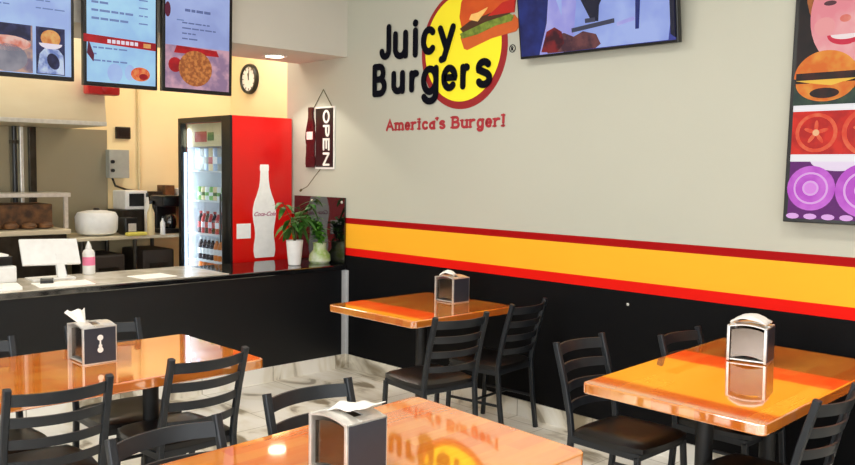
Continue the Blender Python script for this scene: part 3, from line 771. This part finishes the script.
# drinks inside: bottles, cans, cartons
def drink(kind, m, m2):
    b = MB()
    if kind == 'bottle':
        b.use(m).lathe([(.026, 0), (.029, .01), (.029, .11), (.024, .135), (.012, .165), (.012, .175)], seg=12).use(m2).lathe([(.014, .175), (.014, .195)], seg=12).lathe([(.0295, .05), (.0295, .1)], seg=12)
    elif kind == 'can':
        b.use(m).lathe([(.026, 0), (.031, .006), (.031, .108), (.026, .118)], seg=12).use(m2).lathe([(.0315, .04), (.0315, .07)], seg=12)
    else:
        b.use(m).box(-.04, .04, -.035, .035, 0, .2, .004).use(m2).box(-.041, .041, -.036, .036, .06, .12)
    return b
rows = [(.62, 'bottle', [('amber', 'white')] * 9, 'orange juice bottle on the lowest fridge shelf in view'),
        (.80, 'bottle', [('darkcola', 'white')] * 4 + [('amber', 'sign_white')] * 5, ''),
        (1.035, 'bottle', [('darkcola', 'redcan'), ('redcan', 'white')] * 5, ''),
        (1.33, 'can', [('limegr', 'white'), ('cream', 'green'), ('white', 'limegr')] * 3, ''),
        (1.59, 'carton', [('water', 'white'), ('grey', 'water'), ('water', 'grey'), ('cream', 'redcan')] * 2, '')]
names = {'amber': 'orange drink bottle', 'darkcola': 'dark cola bottle', 'redcan': 'red drink bottle', 'limegr': 'lime green drink can', 'cream': 'cream coloured drink can', 'white': 'white drink can', 'water': 'pale blue carton', 'grey': 'grey carton'}
shelfn = {.62: 'lowest', .80: 'second lowest', 1.035: 'middle', 1.33: 'second highest', 1.59: 'top'}
for z, kind, ms, _ in rows:
    n_ = len(ms); protos = {}
    for q, (a1, a2) in enumerate(ms):
        x = FX0 + .1 + (w_ - .28) * (q + .5) / n_
        key = (a1, a2)
        if key in protos: o = protos[key].copy(); C.objects.link(o)
        else: o = drink(kind, M[a1], M[a2]).build({'bottle': 'drink_bottle', 'can': 'drink_can', 'carton': 'drink_carton'}[kind], None, None, smooth=True); protos[key] = o
        o.location = (x, FY0 + .15, z + .0004)
        nm = names[a1]
        if kind == 'carton' and a1 == 'cream': nm = 'cream coloured carton'
        tag(o, '%s on the %s shelf of the drinks fridge' % (nm, shelfn[z]), kind, '%ss on the %s fridge shelf' % (nm, shelfn[z]))

# ------------------------------------------------------------------ open sign
t = thing('open_sign', (-5.79, D, 1.63), 0, 'black hanging open sign with a dark cola bottle on its left', 'sign')
MB().box(-.07, .188, -.012, -.001, -.012, .505).build('backing', M['sign_white'], t)
MB().box(-.06, .175, -.017, -.012, .005, .49).build('board', M['sign_black'], t)
p = MB().use(M['sign_white'])
for ch, z1, z0 in (('O', .475, .365), ('P', .352, .255), ('E', .242, .14), ('N', .125, .015)): glyph(p, ch, .045, z0, .135, z1, .018, y=-.021, turn=True)
p.build('lettering', None, t)
prof = [(.024, .505), (.028, .5), (.028, .47), (.025, .465), (.028, .42), (.045, .36), (.062, .3), (.066, .25), (.058, .19), (.056, .13), (.064, .08), (.066, .03), (.058, 0)]
bt = MB().wallprism([(-.13 - x, z) for x, z in prof] + [(-.13 + x, z) for x, z in reversed(prof)], -.024, -.002).build('bottle_shape', M['cola'], t)
MB().box(-.175, -.09, -.027, -.0235, .235, .30).build('bottle_label', M['pinkwhite'], bt)
MB().tube([(-.1, -.006, .5), (.03, -.004, .645), (.15, -.006, .5)], .0035, 6).build('hanging_cord', M['stem'], t)
MB().tube([(-.0, -.008, -.01), (-.06, -.02, -.07), (-.14, -.04, -.16), (-.2, -.06, -.19)], .003, 6).tube([(-.2, -.06, -.19), (-.215, -.062, -.2)], .01, 8).build('pull_cord', M['stem'], t)

# ------------------------------------------------------------------ clock
t = thing('wall_clock', (-7.37, YK, 2.495), 0, 'round black-rimmed wall clock above the drinks fridge', 'clock')
rx = Matrix.Rotation(R(90), 4, 'X')
MB().lathe([(.118, 0), (.148, .0), (.15, .02), (.142, .04), (.122, .04), (.118, .03)], seg=36, mtx=rx, loop=True).build('rim', M['blackplas'], t, smooth=True)
fc = MB().lathe([(.121, .0), (.121, .026)], seg=36, mtx=rx).build('dial', M['sign_white'], t)
b = MB()
for q in range(12):
    an = q * PI / 6; b.box(-.004, .004, -.029, -.026, .092, .112, mtx=Matrix.Rotation(an, 4, 'Y'))
b.build('hour_mark', M['blackplas'], fc)
MB().box(-.005, .005, -.032, -.03, -.012, .085, mtx=Matrix.Rotation(R(8), 4, 'Y')).build('minute_hand', M['blackplas'], t)
MB().box(-.006, .006, -.030, -.027, -.012, .055, mtx=Matrix.Rotation(R(-14), 4, 'Y')).build('hour_hand', M['blackplas'], t)

# ------------------------------------------------------------------ plants
def leaf(b, base, d, L, wd, droop):
    d = Vector(d).normalized(); side_ = d.cross(Vector((0, 0, 1))); side_ = (side_ if side_.length > .05 else Vector((1, 0, 0))).normalized()
    prev = None; n_ = 5
    for i in range(n_ + 1):
        u = i / n_; c = Vector(base) + d * L * u + Vector((0, 0, -droop * u * u * L))
        w2 = wd * math.sin(PI * min(.98, u * .9 + .08)) ** .8
        up = Vector((0, 0, .12 * w2))
        row = [b.bm.verts.new(c - side_ * w2 + up), b.bm.verts.new(c), b.bm.verts.new(c + side_ * w2 + up)]
        if prev: b._f([prev[0], prev[1], row[1], row[0]]); b._f([prev[1], prev[2], row[2], row[1]])
        prev = row
t = thing('potted_plant', (-5.66, 3.95, .8465), 0, 'leafy green plant in a white tapered pot on the counter beside the fridge', 'plant')
MB().lathe([(.045, 0), (.05, .005), (.068, .19), (.068, .2), (.06, .2), (.057, .17)], seg=24).build('pot', M['white'], t, smooth=True)
MB().lathe([(.056, .165), (.056, .175)], seg=20).build('soil', M['soil'], t)
rr = random.Random(4); st = MB(); fo = MB()
for q in range(9):
    an = rr.uniform(0, 2 * PI); ln = rr.uniform(.16, .38); tip = Vector((math.cos(an) * ln * .5, math.sin(an) * ln * .6 - .02, .17 + ln))
    mid = Vector((tip.x * .3, tip.y * .3, .17 + ln * .6)); st.tube([(0, 0, .17), mid, tip], [.004, .003, .002], 6)
    for k_ in range(9):
        a2 = rr.uniform(0, 2 * PI); bs = mid.lerp(tip, rr.uniform(.2, 1)); leaf(fo, bs, (math.cos(a2), math.sin(a2), rr.uniform(-.5, .6)), rr.uniform(.08, .14), rr.uniform(.014, .024), rr.uniform(.2, .9))
st.build('stem', M['stem'], t); fo.build('foliage', M['green'], t, recalc=False)
t = thing('potted_plant', (-5.66, 4.2, .8465), 0, 'short bushy bright green plant in a clear and white pot at the counter corner', 'plant')
MB().lathe([(.075, 0), (.09, .02), (.086, .07), (.055, .11), (.055, .16), (.062, .17), (.055, .165), (.05, .12)], seg=24).build('pot', mat('pale_green_pot', (206, 214, 190), .25, noise=(150, 180, 90), nscale=16), t, smooth=True)
st = MB(); fo = MB()
for q in range(12):
    an = rr.uniform(0, 2 * PI); ln = rr.uniform(.12, .26); tip = Vector((math.cos(an) * ln * .3, math.sin(an) * ln * .3 * .6 - .01, .14 + ln)); st.tube([(0, 0, .12), tip], [.004, .003], 6)
    for k_ in range(14):
        a2 = rr.uniform(0, 2 * PI); bs = Vector((0, 0, .13)).lerp(tip, rr.uniform(.3, 1)); leaf(fo, bs, (math.cos(a2), math.sin(a2) * .7 - .2, rr.uniform(0, 1)), rr.uniform(.06, .1), rr.uniform(.012, .02), rr.uniform(.1, .6))
st.build('stem', M['green'], t); fo.build('foliage', M['green2'], t, recalc=False)

# ------------------------------------------------------------------ things on the counter
zc = .8532
t = thing('till_screen', (-5.93, 2.12, zc), R(90), 'white back of a tilted till screen on a white stand on the counter', 'till screen')
MB().box(-.19, .19, -.012, .012, -.09, .1, .008, mtx=Matrix.Translation((.02, .0, .175)) @ Matrix.Rotation(R(-28), 4, 'X') @ Matrix.Rotation(R(2), 4, 'Y')).build('display', M['white'], t)
MB().prism([(-.02, .01), (.04, .01), (.03, .17), (-.01, .17)], lambda a, c: Vector((a + .06, -.09 + c * .4, c)), lambda a, c: Vector((a + .06, -.06 + c * .4, c))).build('stand', M['white'], t)
MB().box(-.13, .15, -.11, .06, 0, .012, .004).build('base', M['white'], t)
t = thing('card_reader', (-5.72, 2.04, zc), R(70), 'small dark card reader lying in front of the till screen', 'card reader')
MB().box(-.04, .04, -.07, .07, 0, .025, .006).build('body', M['blackplas'], t); MB().box(-.03, .03, .0, .055, .0251, .027).build('display', M['grey'], t)
t = thing('receipt_printer', (-5.95, 1.8, zc), R(90), 'white and black receipt printer at the left photo edge on the counter', 'printer')
MB().box(-.15, .1, -.1, .1, 0, .11, .015).build('body', M['white'], t)
MB().box(-.12, .09, -.06, .08, .111, .17, .01).build('cover', M['blackplas'], t)
MB().box(-.1, .06, -.07, .07, .1702, .185, .006).build('lid', M['white'], t)
rr = random.Random(9)
for q, (x, y, a, lb) in enumerate(((-5.62, 1.66, 80, 'stack of white menu sheets at the left end of the counter in view'), (-5.60, 2.1, 84, 'flat white menu sheet on the counter in front of the till screen'), (-5.62, 2.72, 95, 'thin pale leaflet on the counter right of the squeeze bottle'))):
    o = MB().box(-.17 if q < 2 else -.13, .17 if q < 2 else .13, -.11, .11, 0, (.02, .004, .003)[q]).build('paper_sheet', M['paper']); o.location = (x, y, zc); o.rotation_euler = (0, 0, R(a)); tag(o, lb, 'paper')
t = thing('squeeze_bottle', (-6.0, 2.43, zc), 0, 'clear white squeeze bottle with a pink label on the counter', 'bottle')
MB().lathe([(.036, 0), (.042, .008), (.042, .15), (.034, .17), (.018, .18)], seg=20).build('body', M['white'], t, smooth=True)
MB().lathe([(.0425, .065), (.0425, .125)], seg=20).build('band', M['pink'], t, smooth=True)
MB().lathe([(.022, .18), (.02, .195), (.006, .235)], seg=14).build('nozzle', M['white'], t, smooth=True)

# ------------------------------------------------------------------ kitchen wall and equipment
t = thing('extractor_hood', (0, 0, 0), 0, 'wide stainless extractor hood over the cooking line', 'extractor hood')
hp = [(-7.0, 1.95), (-7.0, 2.0), (-7.12, 2.85), (KX + .004, 2.85), (KX + .004, 1.95)]
MB().prism(hp, lambda a, c: Vector((a, .4, c)), lambda a, c: Vector((a, 3.0, c))).build('canopy', M['steel'], t)
MB().box(-7.0, -6.992, .4, 3.0, 1.95, 1.985, .002).build('rim', M['chrome'], t)
tag(MB().lathe([(.009, 0), (.009, .003), (.004, .006)], seg=10, mtx=Matrix.Translation((-2.78, D, .845)) @ Matrix.Rotation(R(90), 4, 'X')).build('wall_screw', M['chrome']), 'tiny pale screw head in the black part of the wall', 'screw')
t = thing('alarm_sounder', (-6.93, 2.94, 2.2), PI / 2, 'red box-shaped alarm sounder showing below the middle menu screen', 'alarm')
MB().box(-.13, .14, -.03, .075, .0, .15, .02).build('housing', M['redplas'], t, smooth=True); MB().lathe([(.05, 0), (.055, .01), (.03, .02)], seg=20, mtx=Matrix.Translation((.03, -.03, .07)) @ rx).build('horn', M['redplas'], t)
for y0, y1, lb in ((.4, 2.47, 'stainless wall sheet at the left photo edge behind the griddle'), (2.475, 3.32, 'stainless wall sheet under the hood right of the black pipe')):
    tag(MB().box(KX + .001, KX + .012, y0, y1, .85, 1.949).build('steel_wall_sheet', M['sheet']), lb, 'wall sheet', 'stainless sheets under the hood')
t = thing('wall_pipe', (0, 0, 0), 0, 'black upright pipe on the stainless wall sheet', 'pipe')
MB().tube([(-7.70, 2.5, 1.0), (-7.70, 2.5, 1.949)], .021, 12).build('tube', M['blackplas'], t, smooth=True)
for z in (1.2, 1.8): MB().box(KX + .0125, -7.68, 2.47, 2.53, z, z + .03).build('clip', M['steel_dark'], t)
t = tag(MB().box(KX + .0125, KX + .05, 2.545, 2.575, 1.0, 1.949, .006).build('wall_channel', M['chrome']), 'narrow bright upright channel beside the black pipe', 'channel')
t = tag(MB().box(KX + .0125, KX + .05, 2.62, 2.68, 1.0, 1.949, .006).build('wall_channel', M['steel_dark']), 'dull grey upright channel right of the bright one', 'channel')
tag(MB().tube([(KX + .018, 3.625, 1.0), (KX + .018, 3.625, CZ)], .014, 10).build('conduit', M['cream'], None, smooth=True), 'thin cream conduit running up the yellow kitchen wall', 'conduit')
t = thing('thermostat', (KX, 3.47, 1.93), PI / 2, 'small dark thermostat on the yellow wall above the grey switch box', 'thermostat')
MB().box(-.07, .07, -.03, -.001, -.055, .055, .006).build('case', M['steel_dark'], t); MB().box(-.05, .05, -.033, -.03, -.035, .035).build('window', M['blackplas'], t)
t = thing('switch_box', (KX, 3.395, 1.64), PI / 2, 'grey electrical switch box on the kitchen wall beside the hood', 'switch box')
MB().box(-.09, .1, -.09, -.001, -.13, .13, .006).build('case', M['grey'], t)
for z in (.02, -.06): MB().lathe([(.018, 0), (.016, .02)], seg=12, mtx=Matrix.Translation((-.07, -.11, z)) @ rx).build('knob', M['blackplas'], t)
MB().tube([(-.05, -.06, -.13), (-.02, -.05, -.2), (.1, -.03, -.24), (.18, -.03, -.25)], .01, 8).build('cable', M['blackplas'], t)

# cooking range with overshelf at the left
t = thing('cooking_range', (0, 0, 0), 0, 'stainless cooking range with an overshelf frame at the left below the hood', 'range')
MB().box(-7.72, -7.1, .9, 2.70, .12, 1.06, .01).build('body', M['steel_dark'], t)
MB().box(-7.72, -7.06, .9, 2.72, 1.06, 1.1, .006).build('worktop', M['steel'], t)
MB().box(-7.66, -7.3, .95, 2.66, 1.1, 1.3, .01).build('griddle_box', M['brown'], t)
fr = MB()
for y in (1.74, 2.71): fr.box(-7.2, -7.17, y, y + .03, 1.1, 1.38)
fr.box(-7.5, -7.16, 1.74, 2.76, 1.36, 1.395, .004)
fr.build('overshelf', M['chrome'], t)
for y in (1.2, 1.6, 2.0): MB().lathe([(.03, 0), (.026, .03)], seg=14, mtx=Matrix.Translation((-7.1, y, .98)) @ Matrix.Rotation(PI / 2, 4, 'Y')).build('knob', M['chrome'], t)
rr = random.Random(3)
for q in range(9):
    o = MB().lathe([(.02, 0), (.055, .01), (.06, .03), (.045, .05), (.01, .058)], seg=12).build('bread_bun', M['brown'], None, smooth=True)
    o.location = (-7.235 + .01 * (q % 2), 1.5 + q * .135, 1.1005); tag(o, 'browned bun on the cooking range under the overshelf', 'bun', 'buns along the cooking range')
# work table
t = thing('work_table', (0, 0, 0), 0, 'stainless kitchen work table with an undershelf behind the counter', 'table')
MB().box(-7.72, -7.08, 2.76, 3.78, .99, 1.02, .005).build('worktop', M['steel'], t)
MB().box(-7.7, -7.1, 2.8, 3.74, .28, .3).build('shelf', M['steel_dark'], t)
for x in (-7.68, -7.1):
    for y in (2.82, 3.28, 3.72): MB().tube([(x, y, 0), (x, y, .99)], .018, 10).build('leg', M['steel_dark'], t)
for x0, y0, h, lb in ((-7.2, 2.9, .56, 'dark food bin under the left half of the work table'), (-7.2, 3.36, .58, 'dark food bin under the right half of the work table')):
    t = thing('food_bin', (-7.38, y0 + .17, .3005), 0, lb, 'bin', 'bins under the work table')
    MB().box(-.22, .22, -.15, .15, 0, h, .02).build('tub', mat('bin_brown', (56, 46, 38), .5), t); MB().box(.2205, .225, -.09, .09, h * .4, h * .8).build('front_label', M['steel_dark'], t)
t = thing('rice_cooker', (-7.3, 3.03, 1.0205), 0, 'rounded white countertop cooker on the work table', 'cooker')
MB().lathe([(.1, 0), (.15, .02), (.165, .05), (.17, .16), (.15, .2), (.08, .215), (.02, .22)], seg=28, mtx=Matrix.Diagonal((1, 1.05, 1, 1))).build('body', M['white'], t, smooth=True)
MB().lathe([(.025, .218), (.03, .228), (.02, .238)], seg=14).build('lid_knob', M['blackplas'], t)
t = thing('microwave', (-7.53, 3.45, 1.21), PI / 2, 'small white framed appliance with a dark window on the back of the work table', 'appliance')
MB().box(-.11, .10, -.12, .15, .02, .19, .01).build('case', M['white'], t); MB().box(-.075, .065, -.124, -.12, .05, .165).build('door_window', M['blackplas'], t)
MB().box(-.15, .15, -.15, .17, -.19, .018, .004).build('riser', M['steel_dark'], t)
t = thing('toaster', (-7.25, 3.3, 1.0205), 0, 'small black appliance between the white cooker and the bottles', 'appliance')
MB().box(-.07, .07, -.07, .05, 0, .15, .015).build('body', M['blackplas'], t); MB().box(.0705, .075, -.04, .03, .03, .1).build('front', M['chrome'], t)
tag(MB().box(-7.12, -7.06, 3.2, 3.38, 1.0205, 1.05, .01).build('folded_cloth', M['yellow']), 'folded yellow cloth on the edge of the work table', 'cloth')
for x, y, h, r, m, lb in ((-7.12, 3.44, .3, .033, 'cream', 'tall cream bottle on the work table'), (-7.08, 3.53, .16, .022, 'white', 'short white bottle at the front of the work table'), (-7.35, 3.52, .36, .03, 'napkin', 'tall white bottle standing behind the cream bottle')):
    t = thing('sauce_bottle', (x, y, 1.0205), 0, lb, 'bottle', 'bottles on the work table')
    MB().lathe([(r * .9, 0), (r, .006), (r, h * .65), (r * .4, h * .8), (r * .35, h * .9)], seg=14).build('body', M[m], t, smooth=True); MB().lathe([(r * .45, h * .9), (r * .4, h)], seg=12).build('cap', M['blackplas'], t)
t = thing('coffee_machine', (-7.27, 3.67, 1.0205), PI / 2, 'black coffee machine on the work table left of the drinks fridge', 'coffee machine')
MB().box(-.1, .1, -.12, .14, 0, .04, .006).box(-.1, .1, .02, .14, .04, .3, .01).box(-.1, .1, -.12, .14, .24, .34, .015).build('body', M['blackplas'], t)
MB().lathe([(.05, .042), (.06, .08), (.055, .15), (.04, .17)], (0, -.05, 0), 18).build('jug', M['blackgloss'], t, smooth=True)
t = thing('black_urn', (-7.22, 3.93, 0), 0, 'tall black bin standing between the work table and the drinks fridge', 'bin')
MB().box(-.16, .12, -.1, .1, 0, 1.2, .03).build('body', M['blackplas'], t); MB().box(.1205, .13, -.012, .012, .7, .9, .003).build('handle', M['white'], t)
t = thing('wall_shelf', (0, 0, 0), 0, 'short steel shelf on the yellow wall left of the fridge', 'shelf')
MB().box(KX + .001, KX + .24, 3.66, 4.1, 1.27, 1.285).build('board', M['steel_dark'], t)
for y in (3.7, 4.05): MB().prism([(KX + .001, 1.27), (KX + .2, 1.27), (KX + .001, 1.12)], lambda a, c, y=y: Vector((a, y, c)), lambda a, c, y=y: Vector((a, y + .01, c))).build('bracket', M['steel_dark'], t)
for q, (y, h, m, lb) in enumerate(((3.72, .1, 'soil', 'low dark box on the kitchen wall shelf'), (3.84, .16, 'brown', 'brown box in the middle of the kitchen wall shelf'), (3.97, .13, 'paper', 'white box on the kitchen wall shelf nearest the fridge'))):
    tag(MB().box(KX + .03, KX + .2, y - .045, y + .05, 1.2855, 1.2855 + h, .004).build('storage_box', M[m]), lb, 'box', 'boxes on the kitchen wall shelf')

# ------------------------------------------------------------------ lights
def area(name, loc, rot, sx, sy, power, col=(1, 1, 1)):
    l_ = bpy.data.lights.new(name, 'AREA'); l_.shape = 'RECTANGLE'; l_.size = sx; l_.size_y = sy; l_.energy = power; l_.color = col
    o = bpy.data.objects.new(name, l_); C.objects.link(o); o.location = loc; o.rotation_euler = rot; return o
for u, v in winsF: area('window_daylight', ((u + v) / 2, YF - .2, 1.55), (R(90), 0, 0), v - u, 2.1, 110, (.93, .97, 1))
for u, v in winsR: area('window_daylight', (XR + .2, (u + v) / 2, 1.55), (R(90), 0, R(90)), v - u, 2.1, 80, (.93, .97, 1))
n_ = 0
for x, y in ((-3.6, .4), (-3.6, 2.6), (-.9, .4), (-.9, 2.6)):
    t = thing('ceiling_light', (x, y, CZ), 0, 'square recessed ceiling light panel above the dining area', 'ceiling light', 'ceiling light panels')
    MB().box(-.3, .3, -.3, .3, -.02, -.001).build('frame', M['white'], t); MB().box(-.27, .27, -.27, .27, -.024, -.0201).build('diffuser', M['panelglow'], t)
    area('ceiling_light_beam', (x, y, CZ - .04), (0, 0, 0), .5, .5, 38, (1, .96, .9))
area('kitchen_light_beam', (-6.9, 2.0, CZ - .05), (0, 0, 0), 1.0, 2.4, 60, (1, .92, .78))
area('kitchen_light_beam', (-6.7, 4.2, CZ - .05), (0, 0, 0), .8, .8, 34, (1, .92, .78))
area('hood_light_beam', (-7.3, 1.9, 1.94), (0, 0, 0), .2, 1.6, 2, (1, .88, .66))
l_ = bpy.data.lights.new('fridge_light', 'AREA'); l_.shape = 'RECTANGLE'; l_.size = .04; l_.size_y = 1.5; l_.energy = 7; l_.color = (.9, .96, 1)
o = bpy.data.objects.new('fridge_light', l_); C.objects.link(o); o.location = (FX0 + .075, FY0 + .045, 1.2); o.rotation_euler = (R(90), 0, R(-35))
l_ = bpy.data.lights.new('downlight', 'SPOT'); l_.energy = 55; l_.spot_size = R(110); l_.shadow_soft_size = .07; l_.color = (1, .93, .8)
o = bpy.data.objects.new('downlight', l_); C.objects.link(o); o.location = (-5.84, 3.88, 2.5)

wd = bpy.data.worlds.new('World'); scene.world = wd; wd.use_nodes = True
wd.node_tree.nodes['Background'].inputs[0].default_value = (.85, .92, 1, 1); wd.node_tree.nodes['Background'].inputs[1].default_value = .6

# ------------------------------------------------------------------ camera
cam = bpy.data.cameras.new('camera'); co = bpy.data.objects.new('camera', cam); C.objects.link(co)
yaw, pit, rol = R(-46.20992394), R(4.18082574), R(.73544638)
f = Vector((math.sin(yaw) * math.cos(pit), math.cos(yaw) * math.cos(pit), -math.sin(pit)))
r0 = Vector((math.cos(yaw), -math.sin(yaw), 0)); u0 = r0.cross(f)
r_ = math.cos(rol) * r0 + math.sin(rol) * u0; u_ = -math.sin(rol) * r0 + math.cos(rol) * u0
mw = Matrix(((r_.x, u_.x, -f.x, 0), (r_.y, u_.y, -f.y, 0), (r_.z, u_.z, -f.z, 1.62), (0, 0, 0, 1)))
co.matrix_world = mw
cam.sensor_width = 36; cam.lens = 36 * 853.05 / 855; cam.clip_start = .05
scene.camera = co
scene.view_settings.view_transform = 'Standard'; scene.view_settings.look = 'None'
scene.view_settings.gamma = 1; scene.view_settings.use_curve_mapping = False
scene.view_settings.exposure = -.6
